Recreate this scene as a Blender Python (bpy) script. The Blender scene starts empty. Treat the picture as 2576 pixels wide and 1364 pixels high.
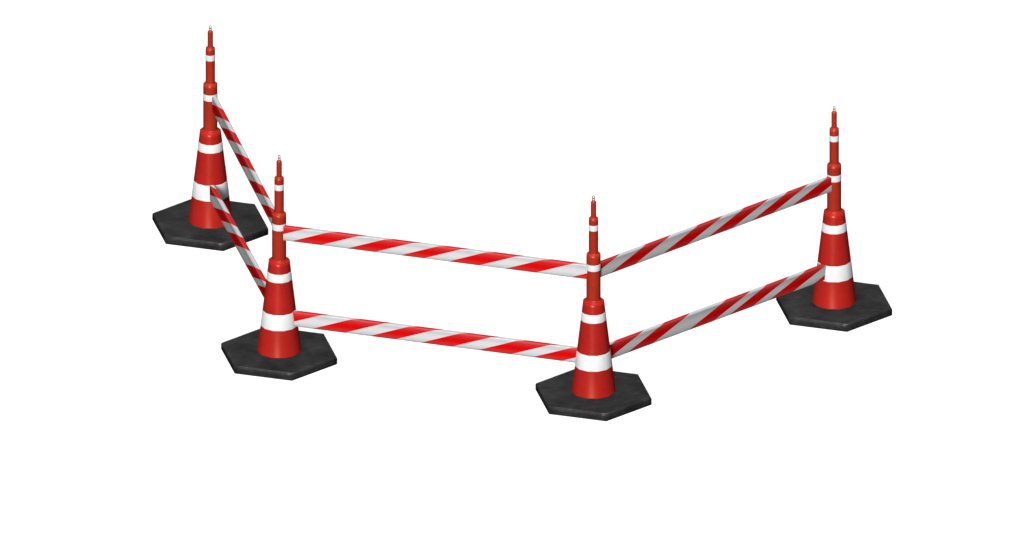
import bpy, bmesh, math, random
from mathutils import Vector
random.seed(4)
sc = bpy.context.scene
col = sc.collection

U = 0.003            # metres per modelling unit
SE = 0.403           # sine of the camera's downward tilt
EL = math.asin(SE)
CE = math.cos(EL)

# ------------------------------------------------------------------ camera
cam_d = bpy.data.cameras.new("camera")
cam_d.type = 'ORTHO'
cam_d.ortho_scale = 2576 * U
cam_d.clip_end = 400
cam = bpy.data.objects.new("camera", cam_d)
col.objects.link(cam)
aim = Vector((0, (1001 - 682) / SE * U, 0))
cam.location = aim + Vector((0, -CE, SE)) * 14
cam.rotation_euler = (math.pi / 2 - EL, 0, 0)
sc.camera = cam

# ------------------------------------------------------------------ light
world = bpy.data.worlds.new("World")
sc.world = world
world.use_nodes = True
bg = world.node_tree.nodes["Background"]
bg.inputs[0].default_value = (0.95, 0.97, 1.0, 1)
bg.inputs[1].default_value = 0.07

def sun(name, az, el, strength, angle, shadow=True, colr=(1, 1, 1)):
    """az: degrees to the right of the viewer, el: degrees above the floor."""
    d = bpy.data.lights.new(name, 'SUN')
    d.energy = strength
    d.angle = math.radians(angle)
    d.color = colr
    d.use_shadow = shadow
    o = bpy.data.objects.new(name, d)
    col.objects.link(o)
    a, e = math.radians(az), math.radians(el)
    v = Vector((math.sin(a) * math.cos(e), -math.cos(a) * math.cos(e), math.sin(e)))
    o.rotation_euler = v.to_track_quat('Z', 'Y').to_euler()
    o.location = v * 8
    return o

sun("key_lamp", -10, 13, 4.1, 18)
sun("added_floor_fill", 0, 90, 3.3, 1, shadow=False)   # added shadowless fill from above, bleaches the floor to white

sc.view_settings.view_transform = 'Standard'
sc.view_settings.look = 'None'
sc.view_settings.exposure = 0
sc.view_settings.gamma = 1
sc.view_settings.use_curve_mapping = False
sc.cycles.diffuse_bounces = 0
sc.cycles.glossy_bounces = 0

# ------------------------------------------------------------------ materials
def new_mat(name):
    m = bpy.data.materials.new(name)
    m.use_nodes = True
    nt = m.node_tree
    return m, nt, nt.nodes["Principled BSDF"]

def noise(nt, scale, detail=4, vec=None, rough=0.55):
    n = nt.nodes.new("ShaderNodeTexNoise")
    n.inputs["Scale"].default_value = scale
    n.inputs["Detail"].default_value = detail
    n.inputs["Roughness"].default_value = rough
    if vec is not None:
        nt.links.new(vec, n.inputs["Vector"])
    return n

def coords(nt, scale=(1, 1, 1)):
    """object coordinates, shifted per object so that copies differ"""
    tc = nt.nodes.new("ShaderNodeTexCoord")
    oi = nt.nodes.new("ShaderNodeObjectInfo")
    mp = nt.nodes.new("ShaderNodeMapping")
    mp.inputs["Scale"].default_value = scale
    ad = nt.nodes.new("ShaderNodeVectorMath"); ad.operation = 'SCALE'
    nt.links.new(oi.outputs["Location"], ad.inputs[0])
    ad.inputs["Scale"].default_value = 1.7
    nt.links.new(ad.outputs[0], mp.inputs["Location"])
    nt.links.new(tc.outputs["Object"], mp.inputs["Vector"])
    return mp.outputs[0]

def ramp(nt, src, p0, p1, c0, c1):
    r = nt.nodes.new("ShaderNodeValToRGB")
    r.color_ramp.elements[0].position = p0
    r.color_ramp.elements[1].position = p1
    r.color_ramp.elements[0].color = (*c0, 1)
    r.color_ramp.elements[1].color = (*c1, 1)
    nt.links.new(src, r.inputs[0])
    return r

def bump(nt, bsdf, height, strength, dist):
    b = nt.nodes.new("ShaderNodeBump")
    b.inputs["Strength"].default_value = strength
    b.inputs["Distance"].default_value = dist
    nt.links.new(height, b.inputs["Height"])
    nt.links.new(b.outputs[0], bsdf.inputs["Normal"])

def mix_mul(nt, a, b):
    m = nt.nodes.new("ShaderNodeMix"); m.data_type = 'RGBA'; m.blend_type = 'MULTIPLY'
    m.inputs[0].default_value = 1
    nt.links.new(a, m.inputs[6]); nt.links.new(b, m.inputs[7])
    return m.outputs[2]

def plastic(name, colr, rough):
    m, nt, b = new_mat(name)
    v = coords(nt)
    broad = ramp(nt, noise(nt, 5, 3, v).outputs[0], 0.35, 0.7,
                 tuple(c * 0.90 for c in colr), tuple(c * 1.05 for c in colr))
    scuff = ramp(nt, noise(nt, 38, 6, v, 0.7).outputs[0], 0.30, 0.46, (0.84, 0.80, 0.80), (1, 1, 1))
    nt.links.new(mix_mul(nt, broad.outputs[0], scuff.outputs[0]), b.inputs["Base Color"])
    b.inputs["Roughness"].default_value = rough
    b.inputs["Specular IOR Level"].default_value = 0.42
    b.inputs["Specular Tint"].default_value = (1.0, 0.38, 0.26, 1)
    bump(nt, b, noise(nt, 30, 4, v).outputs[0], 0.07, 0.002)
    return m

M_CONE = plastic("cone_red_plastic", (0.372, 0.0150, 0.0108), 0.33)
M_POLE = plastic("pole_red_plastic", (0.362, 0.0262, 0.0122), 0.33)

M_LOOP = plastic("dark_red_wire", (0.085, 0.006, 0.006), 0.7)

def white_film():
    m, nt, b = new_mat("white_reflective_film")
    v = coords(nt)
    r = ramp(nt, noise(nt, 14, 5, v).outputs[0], 0.3, 0.6, (0.67, 0.675, 0.675), (0.72, 0.72, 0.72))
    nt.links.new(r.outputs[0], b.inputs["Base Color"])
    b.inputs["Roughness"].default_value = 0.5
    b.inputs["Specular IOR Level"].default_value = 0.3
    return m
M_BAND = white_film()

def rubber():
    m, nt, b = new_mat("black_rubber")
    v = coords(nt)
    vs = coords(nt, (4.0, 18.0, 14.0))
    r = ramp(nt, noise(nt, 4.5, 5, v, 0.6).outputs[0], 0.3, 0.72, (0.0108, 0.0110, 0.0111), (0.0290, 0.0290, 0.0290))
    streak = ramp(nt, noise(nt, 3.2, 7, vs, 0.7).outputs[0], 0.45, 0.75, (1, 1, 1), (1.9, 1.9, 1.9))
    nt.links.new(mix_mul(nt, r.outputs[0], streak.outputs[0]), b.inputs["Base Color"])
    b.inputs["Roughness"].default_value = 0.33
    b.inputs["Specular IOR Level"].default_value = 0.22
    add = nt.nodes.new("ShaderNodeMath"); add.operation = 'ADD'
    nt.links.new(noise(nt, 2.6, 6, vs, 0.65).outputs[0], add.inputs[0])
    nt.links.new(noise(nt, 26, 6, v, 0.6).outputs[0], add.inputs[1])
    bump(nt, b, add.outputs[0], 0.30, 0.006)
    return m
M_RUBBER = rubber()

def board_mat(name, colr, edge_shade):
    """retroreflective sheeting: coloured sheen, dull scuffed edges ('edge' attribute: 1 at the long edges)"""
    m, nt, b = new_mat(name)
    v = coords(nt)
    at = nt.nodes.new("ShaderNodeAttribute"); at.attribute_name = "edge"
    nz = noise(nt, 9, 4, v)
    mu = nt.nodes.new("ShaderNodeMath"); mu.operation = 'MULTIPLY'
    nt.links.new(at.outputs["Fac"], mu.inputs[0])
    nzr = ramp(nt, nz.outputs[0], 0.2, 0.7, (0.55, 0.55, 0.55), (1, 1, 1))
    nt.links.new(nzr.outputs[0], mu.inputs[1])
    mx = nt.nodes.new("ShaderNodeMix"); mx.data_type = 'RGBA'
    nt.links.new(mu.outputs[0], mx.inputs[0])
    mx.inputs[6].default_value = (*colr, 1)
    mx.inputs[7].default_value = (*edge_shade, 1)  # imitated shading towards the edges, mixed into the sheeting colour
    nt.links.new(mx.outputs[2], b.inputs["Base Color"])
    b.inputs["Metallic"].default_value = 0.5
    b.inputs["Roughness"].default_value = 0.48
    b.inputs["Specular IOR Level"].default_value = 0.1
    return m
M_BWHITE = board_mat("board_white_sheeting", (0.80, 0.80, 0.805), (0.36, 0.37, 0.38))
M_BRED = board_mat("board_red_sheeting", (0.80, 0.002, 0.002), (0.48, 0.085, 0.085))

def floor_mat():
    m, nt, b = new_mat("white_studio_floor")
    r = ramp(nt, noise(nt, 0.6, 2).outputs[0], 0.3, 0.7, (0.965, 0.965, 0.965), (0.97, 0.97, 0.97))
    nt.links.new(r.outputs[0], b.inputs["Base Color"])
    b.inputs["Roughness"].default_value = 1
    b.inputs["Specular IOR Level"].default_value = 0
    return m

# ------------------------------------------------------------------ helpers
def link(name, me, parent=None):
    o = bpy.data.objects.new(name, me)
    col.objects.link(o)
    o.parent = parent
    return o

def mesh_from(name, verts, faces, mat, smooth=True):
    me = bpy.data.meshes.new(name)
    me.from_pydata([tuple(c * U for c in v) for v in verts], [], faces)
    me.materials.append(mat)
    if smooth:
        me.polygons.foreach_set("use_smooth", [True] * len(me.polygons))
    me.update()
    return me

T0 = math.radians(12.45)
def lathe(name, prof, mat, n=12, parent=None, caps=True, smooth=True):
    """prof: (radius, z) from bottom to top"""
    vs, fs = [], []
    for r, z in prof:
        for k in range(n):
            a = T0 + k * 2 * math.pi / n
            vs.append((r * math.cos(a), r * math.sin(a), z))
    for i in range(len(prof) - 1):
        for k in range(n):
            a, b = i * n + k, i * n + (k + 1) % n
            fs.append((a, b, b + n, a + n))
    if caps:
        fs.append(tuple(range(n))[::-1])
        if prof[-1][0] > 0.01:
            fs.append(tuple((len(prof) - 1) * n + k for k in range(n)))
    return link(name, mesh_from(name, vs, fs, mat, smooth), parent)

def tube(name, pts, rad, mat, closed, parent=None, n=8):
    vs, fs = [], []
    N = len(pts)
    P = [Vector(p) for p in pts]
    for i in range(N):
        a = P[(i - 1) % N] if closed or i else P[0]
        b = P[(i + 1) % N] if closed or i < N - 1 else P[-1]
        t = (b - a).normalized()
        s = Vector((0.35, -1, 0.02)).normalized()      # all loops lie near one vertical plane
        u = t.cross(s).normalized()
        w = u.cross(t).normalized()
        for k in range(n):
            q = P[i] + (u * math.cos(k * 2 * math.pi / n) + w * math.sin(k * 2 * math.pi / n)) * rad
            vs.append(tuple(q))
    for i in range(N if closed else N - 1):
        j = (i + 1) % N
        for k in range(n):
            fs.append((i * n + k, i * n + (k + 1) % n, j * n + (k + 1) % n, j * n + k))
    if not closed:
        fs.append(tuple(range(n))); fs.append(tuple((N - 1) * n + k for k in range(n))[::-1])
    return link(name, mesh_from(name, vs, fs, mat), parent)

# ------------------------------------------------------------------ floor
fl = bpy.data.meshes.new("floor")
fl.from_pydata([(-90, -60, 0), (90, -60, 0), (90, 120, 0), (-90, 120, 0)], [], [(0, 1, 2, 3)])
fl.materials.append(floor_mat())
floor = link("floor", fl)
floor["kind"] = "structure"

# ------------------------------------------------------------------ cone
def cone_r(z):
    return 56.5 + (28.3 - 56.5) * (z - 20) / (259 - 20)

def sleeve(z0, z1, rf, parent):
    """a reflective band wrapped round its tube: inner wall just inside the plastic, outer just proud"""
    t = 0.13
    prof = [(rf(z0) - 0.2, z0), (rf(z0) + t * .6, z0), (rf(z0 + .5) + t, z0 + .5),
            (rf(z1 - .5) + t, z1 - .5), (rf(z1) + t * .6, z1), (rf(z1) - 0.2, z1)]
    return lathe("reflective_band", prof, M_BAND, parent=parent, caps=False)

def make_cone():
    root = bpy.data.objects.new("traffic_cone", None)
    root.empty_display_size = 0.1
    col.objects.link(root)
    # hexagonal rubber base
    ins = [(149.6, 0), (152.0, 1.2), (153.3, 3.6), (153.2, 17.0), (152.5, 19.2), (151.0, 20.9), (148.0, 21.8), (143.0, 22.1)]
    vs, fs = [], []
    SEG = 10
    for r, z in ins:
        for k in range(6):
            a0 = math.radians(-17.5 + 60 * k); a1 = math.radians(-17.5 + 60 * (k + 1))
            p0 = Vector((r * math.cos(a0), r * math.sin(a0), z)); p1 = Vector((r * math.cos(a1), r * math.sin(a1), z))
            for j in range(SEG):
                p = p0.lerp(p1, j / SEG)
                vs.append(p)
    n = 6 * SEG
    rnd = random.Random(2)
    for i, p in enumerate(vs):                       # the moulding is not perfectly true
        ring = i // n
        if 2 < ring < 8 and i % SEG:
            p.z += rnd.uniform(-0.25, 0.25)
    vs = [tuple(p) for p in vs]
    for i in range(len(ins) - 1):
        for k in range(n):
            a, b = i * n + k, i * n + (k + 1) % n
            fs.append((a, b, b + n, a + n))
    fs.append(tuple(range(n))[::-1])
    fs.append(tuple((len(ins) - 1) * n + k for k in range(n)))
    me = mesh_from("base", vs, fs, M_RUBBER)
    link("base", me, root)
    body = lathe("cone_body", [(cone_r(20.8), 22.1), (cone_r(21.6), 22.9), (cone_r(24), 24), (cone_r(100), 100), (cone_r(180), 180),
                 (cone_r(252), 252), (28.7, 256), (28.3, 259.5), (27.3, 268.4), (25.2, 269.4), (22.8, 269.2),
                 (21.2, 270.3), (20.0, 272.2), (18.7, 273.4)], M_CONE, parent=root)
    sleeve(218.1, 239.9, cone_r, body)
    sleeve(92.7, 134, cone_r, body)
    p1 = lathe("pole_section", [(18.5, 273.1), (18.5, 273.9), (18.5, 386), (18.5, 389.5), (18.3, 397.0), (17.0, 398.0), (15.4, 397.9),
               (14.2, 398.8), (13.3, 400.2), (12.7, 400.8)], M_POLE, parent=root)
    sleeve(354.5, 371.3, lambda z: 18.5, p1)
    p2 = lathe("pole_section", [(12.4, 400.5), (12.4, 401.3), (12.4, 486), (12.4, 489.3), (12.2, 495.3), (11.0, 496.3), (9.5, 496.3),
               (8.6, 497.1), (7.9, 498.2), (7.4, 498.7)], M_POLE, parent=root)
    sleeve(462.5, 477.7, lambda z: 12.4, p2)
    lathe("pole_section", [(7.2, 498.5), (7.2, 499.3), (7.2, 536), (7.15, 539.3), (6.8, 540.3), (4.8, 541.9), (2.6, 543.2), (0.9, 543.7)],
          M_POLE, parent=root)
    # small eye and shackle on the very top
    ring = [(3.0 * math.cos(t), 0.3 * math.cos(t), 546.0 + 3.0 * math.sin(t)) for t in
            [math.radians(-25 + i * 230 / 12) for i in range(13)]]
    ring = [(ring[0][0], ring[0][1], 542.0)] + ring + [(ring[-1][0], ring[-1][1], 542.0)]
    ey = tube("eyelet", ring, 1.0, M_LOOP, False, root)
    w, z0, z1 = 2.5, 547.8, 555.6
    sh = []
    for cx, cz, a0 in ((w - 1.2, z1 - 1.2, 0), (-w + 1.2, z1 - 1.2, 90), (-w + 1.2, z0 + 1.2, 180), (w - 1.2, z0 + 1.2, 270)):
        for j in range(4):
            t = math.radians(a0 + j * 30)
            sh.append((cx + 1.2 * math.cos(t), -0.4 + 0.5 * math.cos(t), cz + 1.2 * math.sin(t)))
    tube("shackle", sh, 1.0, M_LOOP, True, root)
    return root

def kids(o):
    return [c for c in bpy.data.objects if c.parent == o]

def copy_tree(o, parent=None):
    c = o.copy(); col.objects.link(c)
    c.parent = parent
    for ch in kids(o):
        copy_tree(ch, c)
    return c

def ground(px, py):
    return Vector(((px - 1288), (1001 - py) / SE, 0))

A, B, C, D = ground(529, 573.6), ground(702.2, 899.6), ground(1493, 1001.6), ground(2098.4, 776.6)
spots = [
    (C, "banded red cone on black hexagonal base, where middle and right board pairs meet"),
    (B, "banded red cone on black hexagonal base, where steep left and long middle board pairs meet"),
    (A, "banded red cone on black base, at the far upper end of the steep board pair"),
    (D, "banded red cone on black base, alone at the far right end of the boards"),
]
proto = make_cone()
for i, (p, lab) in enumerate(spots):
    o = proto if i == 0 else None
    if o is None:
        o = copy_tree(proto)
    o.location = p * U
    o["label"] = lab
    o["category"] = "traffic cone"
    o["group"] = "red telescopic cones holding the boards"

# ------------------------------------------------------------------ striped boards
K2 = 2.25       # how far a stripe runs on per unit of thickness (K1: of height)
def board(P, Q, d0, d1, a0, a1, z0, H, bounds, label, K1=2.75, shift=0.0, T=12.3):
    """bounds: places along the lower front edge where the colour changes, red first after the first one"""
    d = (Q - P).normalized()
    f = Vector((d.y, -d.x, 0))                        # towards the striped front
    L = (Q - P).length
    S0, S1 = P + f * d0, Q + f * d1
    X = (S1 - S0).normalized(); Y = Vector((-X.y, X.x, 0))
    # cross section (v = depth behind the front face, h = height, p = stripe run-on, e = painted edge shade)
    R = 1.25
    sec = []
    def s(v, h, p, e): sec.append((v, h, p, e))
    arc = [0, 30, 60, 90]
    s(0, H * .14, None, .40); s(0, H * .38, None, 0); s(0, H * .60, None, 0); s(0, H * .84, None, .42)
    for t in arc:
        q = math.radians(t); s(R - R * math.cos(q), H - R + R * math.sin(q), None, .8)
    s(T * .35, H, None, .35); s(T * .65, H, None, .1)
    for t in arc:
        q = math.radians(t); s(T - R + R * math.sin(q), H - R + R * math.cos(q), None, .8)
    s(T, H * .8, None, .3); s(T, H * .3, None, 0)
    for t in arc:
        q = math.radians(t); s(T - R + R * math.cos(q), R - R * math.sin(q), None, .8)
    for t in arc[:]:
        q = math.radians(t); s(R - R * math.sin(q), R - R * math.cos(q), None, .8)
    # stripe run-on along the outline, starting at the front's lower edge
    full = []
    nfront = None
    for i, (v, h, _, e) in enumerate(sec):
        full.append([v, h, 0, e])
    # fronts: p = K1*h ; top: + K2*v ; back: keeps running ; bottom returns
    for q in full:
        v, h = q[0], q[1]
        q[2] = K1 * h + K2 * v
    n_f = 4 + 4 + 2 + 4
    for i in range(n_f, len(full)):
        v, h = full[i][0], full[i][1]
        q = K1 * H + K2 * T + K1 * (H - h)
        if h < R:                                     # underside: wind back to the front edge
            q *= max(0.0, v / T)
        if i >= len(full) - 4:                        # lower front edge carries on from the front face
            q = K1 * h
        full[i][2] = q
    bl = [b + shift for b in bounds]
    rnd = random.Random(int(bounds[3]))
    while bl[0] > -420: bl.insert(0, bl[0] - 74)
    odd = (len(bl) - len(bounds)) % 2
    while bl[-1] < 1000: bl.append(bl[-1] + 74)
    bm = bmesh.new()
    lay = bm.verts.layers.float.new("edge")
    rings = []
    for b_ in bl:
        rg = []
        for v, h, p, e in full:
            q = (S0 + X * (b_ + p) + Y * v + Vector((0, 0, z0 + h))) * U
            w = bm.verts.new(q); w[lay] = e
            rg.append(w)
        rings.append(rg)
    n = len(full)
    for i in range(len(rings) - 1):
        red = ((i - odd) % 2 == 0)
        for k in range(n):
            fc = bm.faces.new((rings[i][k], rings[i + 1][k], rings[i + 1][(k + 1) % n], rings[i][(k + 1) % n]))
            fc.material_index = 1 if red else 0
            fc.smooth = True
    # cut the two square ends
    for at, sgn in ((a0, -1), (a1, 1)):
        geom = bm.verts[:] + bm.edges[:] + bm.faces[:]
        r = bmesh.ops.bisect_plane(bm, geom=geom, plane_co=(S0 + X * at) * U, plane_no=X * sgn, clear_outer=True)
        ed = [g for g in r["geom_cut"] if isinstance(g, bmesh.types.BMEdge)]
        fr = bmesh.ops.contextual_create(bm, geom=ed)
        for fc in fr.get("faces", []):
            fc.material_index = 0
        for e in ed: e.smooth = False
    bmesh.ops.recalc_face_normals(bm, faces=bm.faces[:])
    # local origin at the board's lower start
    org = (S0 + X * a0 + Vector((0, 0, z0))) * U
    for v in bm.verts: v.co -= org
    me = bpy.data.meshes.new("barrier_board")
    bm.to_mesh(me); bm.free()
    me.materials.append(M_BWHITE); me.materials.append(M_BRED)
    o = link("barrier_board", me)
    o.location = org
    o["label"] = label
    o["category"] = "barrier board"
    o["group"] = "striped boards spanning the cones"
    return o

ZU, HU, ZL, HL = 328.5, 39.2, 95.4, 40.6
lAB, lBC, lCD = (B - A).length, (C - B).length, (D - C).length
# every list starts with a white-to-red change
board(A, B, -1, 2.5, 10, lAB - 8, ZU, HU,
      [-210, -130, -30, 53.2, 120.8, 202.5, 283.8, 368, 456.5, 539.5, 610.6, 693],
      "steep red and white striped board between two poles, upper of the left pair", K1=2.85, shift=-5)
board(A, B, 11, 4.4, 36, lAB - 36, ZL, HL,
      [-67.6, 7, 92, 176.5, 246, 333.6, 453, 537.6, 586, 662],
      "steep red and white striped board crossing a wide white band, lower of the left pair", K1=2.85, shift=-5)
board(B, C, 14, 12.6, 15.4, lBC - 10, ZU + 1.1, HU - 1.1,
      [-110, -25, 39, 117.6, 186.4, 260, 327.2, 389.5, 453.3, 535.2, 604, 684.2, 777.6],
      "bright red and white striped board, upper of the middle pair, butting against two poles", K1=2.62, shift=-5)
board(B, C, 12, 13, 36, lBC - 36, ZL + 0.8, HL - 0.8,
      [-67, 13.6, 94.7, 179.8, 245.3, 314.1, 381.3, 463.2, 532, 618.7, 676, 753],
      "bright striped board, lower of the middle pair, between two wide white cone bands", K1=2.62, shift=-5)
board(C, D, 7, 8, 10, lCD - 10, ZU, HU,
      [-110, -36, 52.6, 138.5, 232.3, 316.5, 388, 472.3, 537.5, 609, 674.2, 760],
      "shaded red and white striped board climbing to a pole, upper of the right pair", K1=2.88, shift=-7)
board(C, D, 10.5, 13, 36, lCD - 36, ZL, HL,
      [-57, 39, 108.4, 197.5, 318.3, 404.1, 456.6, 536, 591.7, 676, 746],
      "shaded striped board climbing to a cone's wide white band, lower of the right pair", K1=2.88, shift=-7)
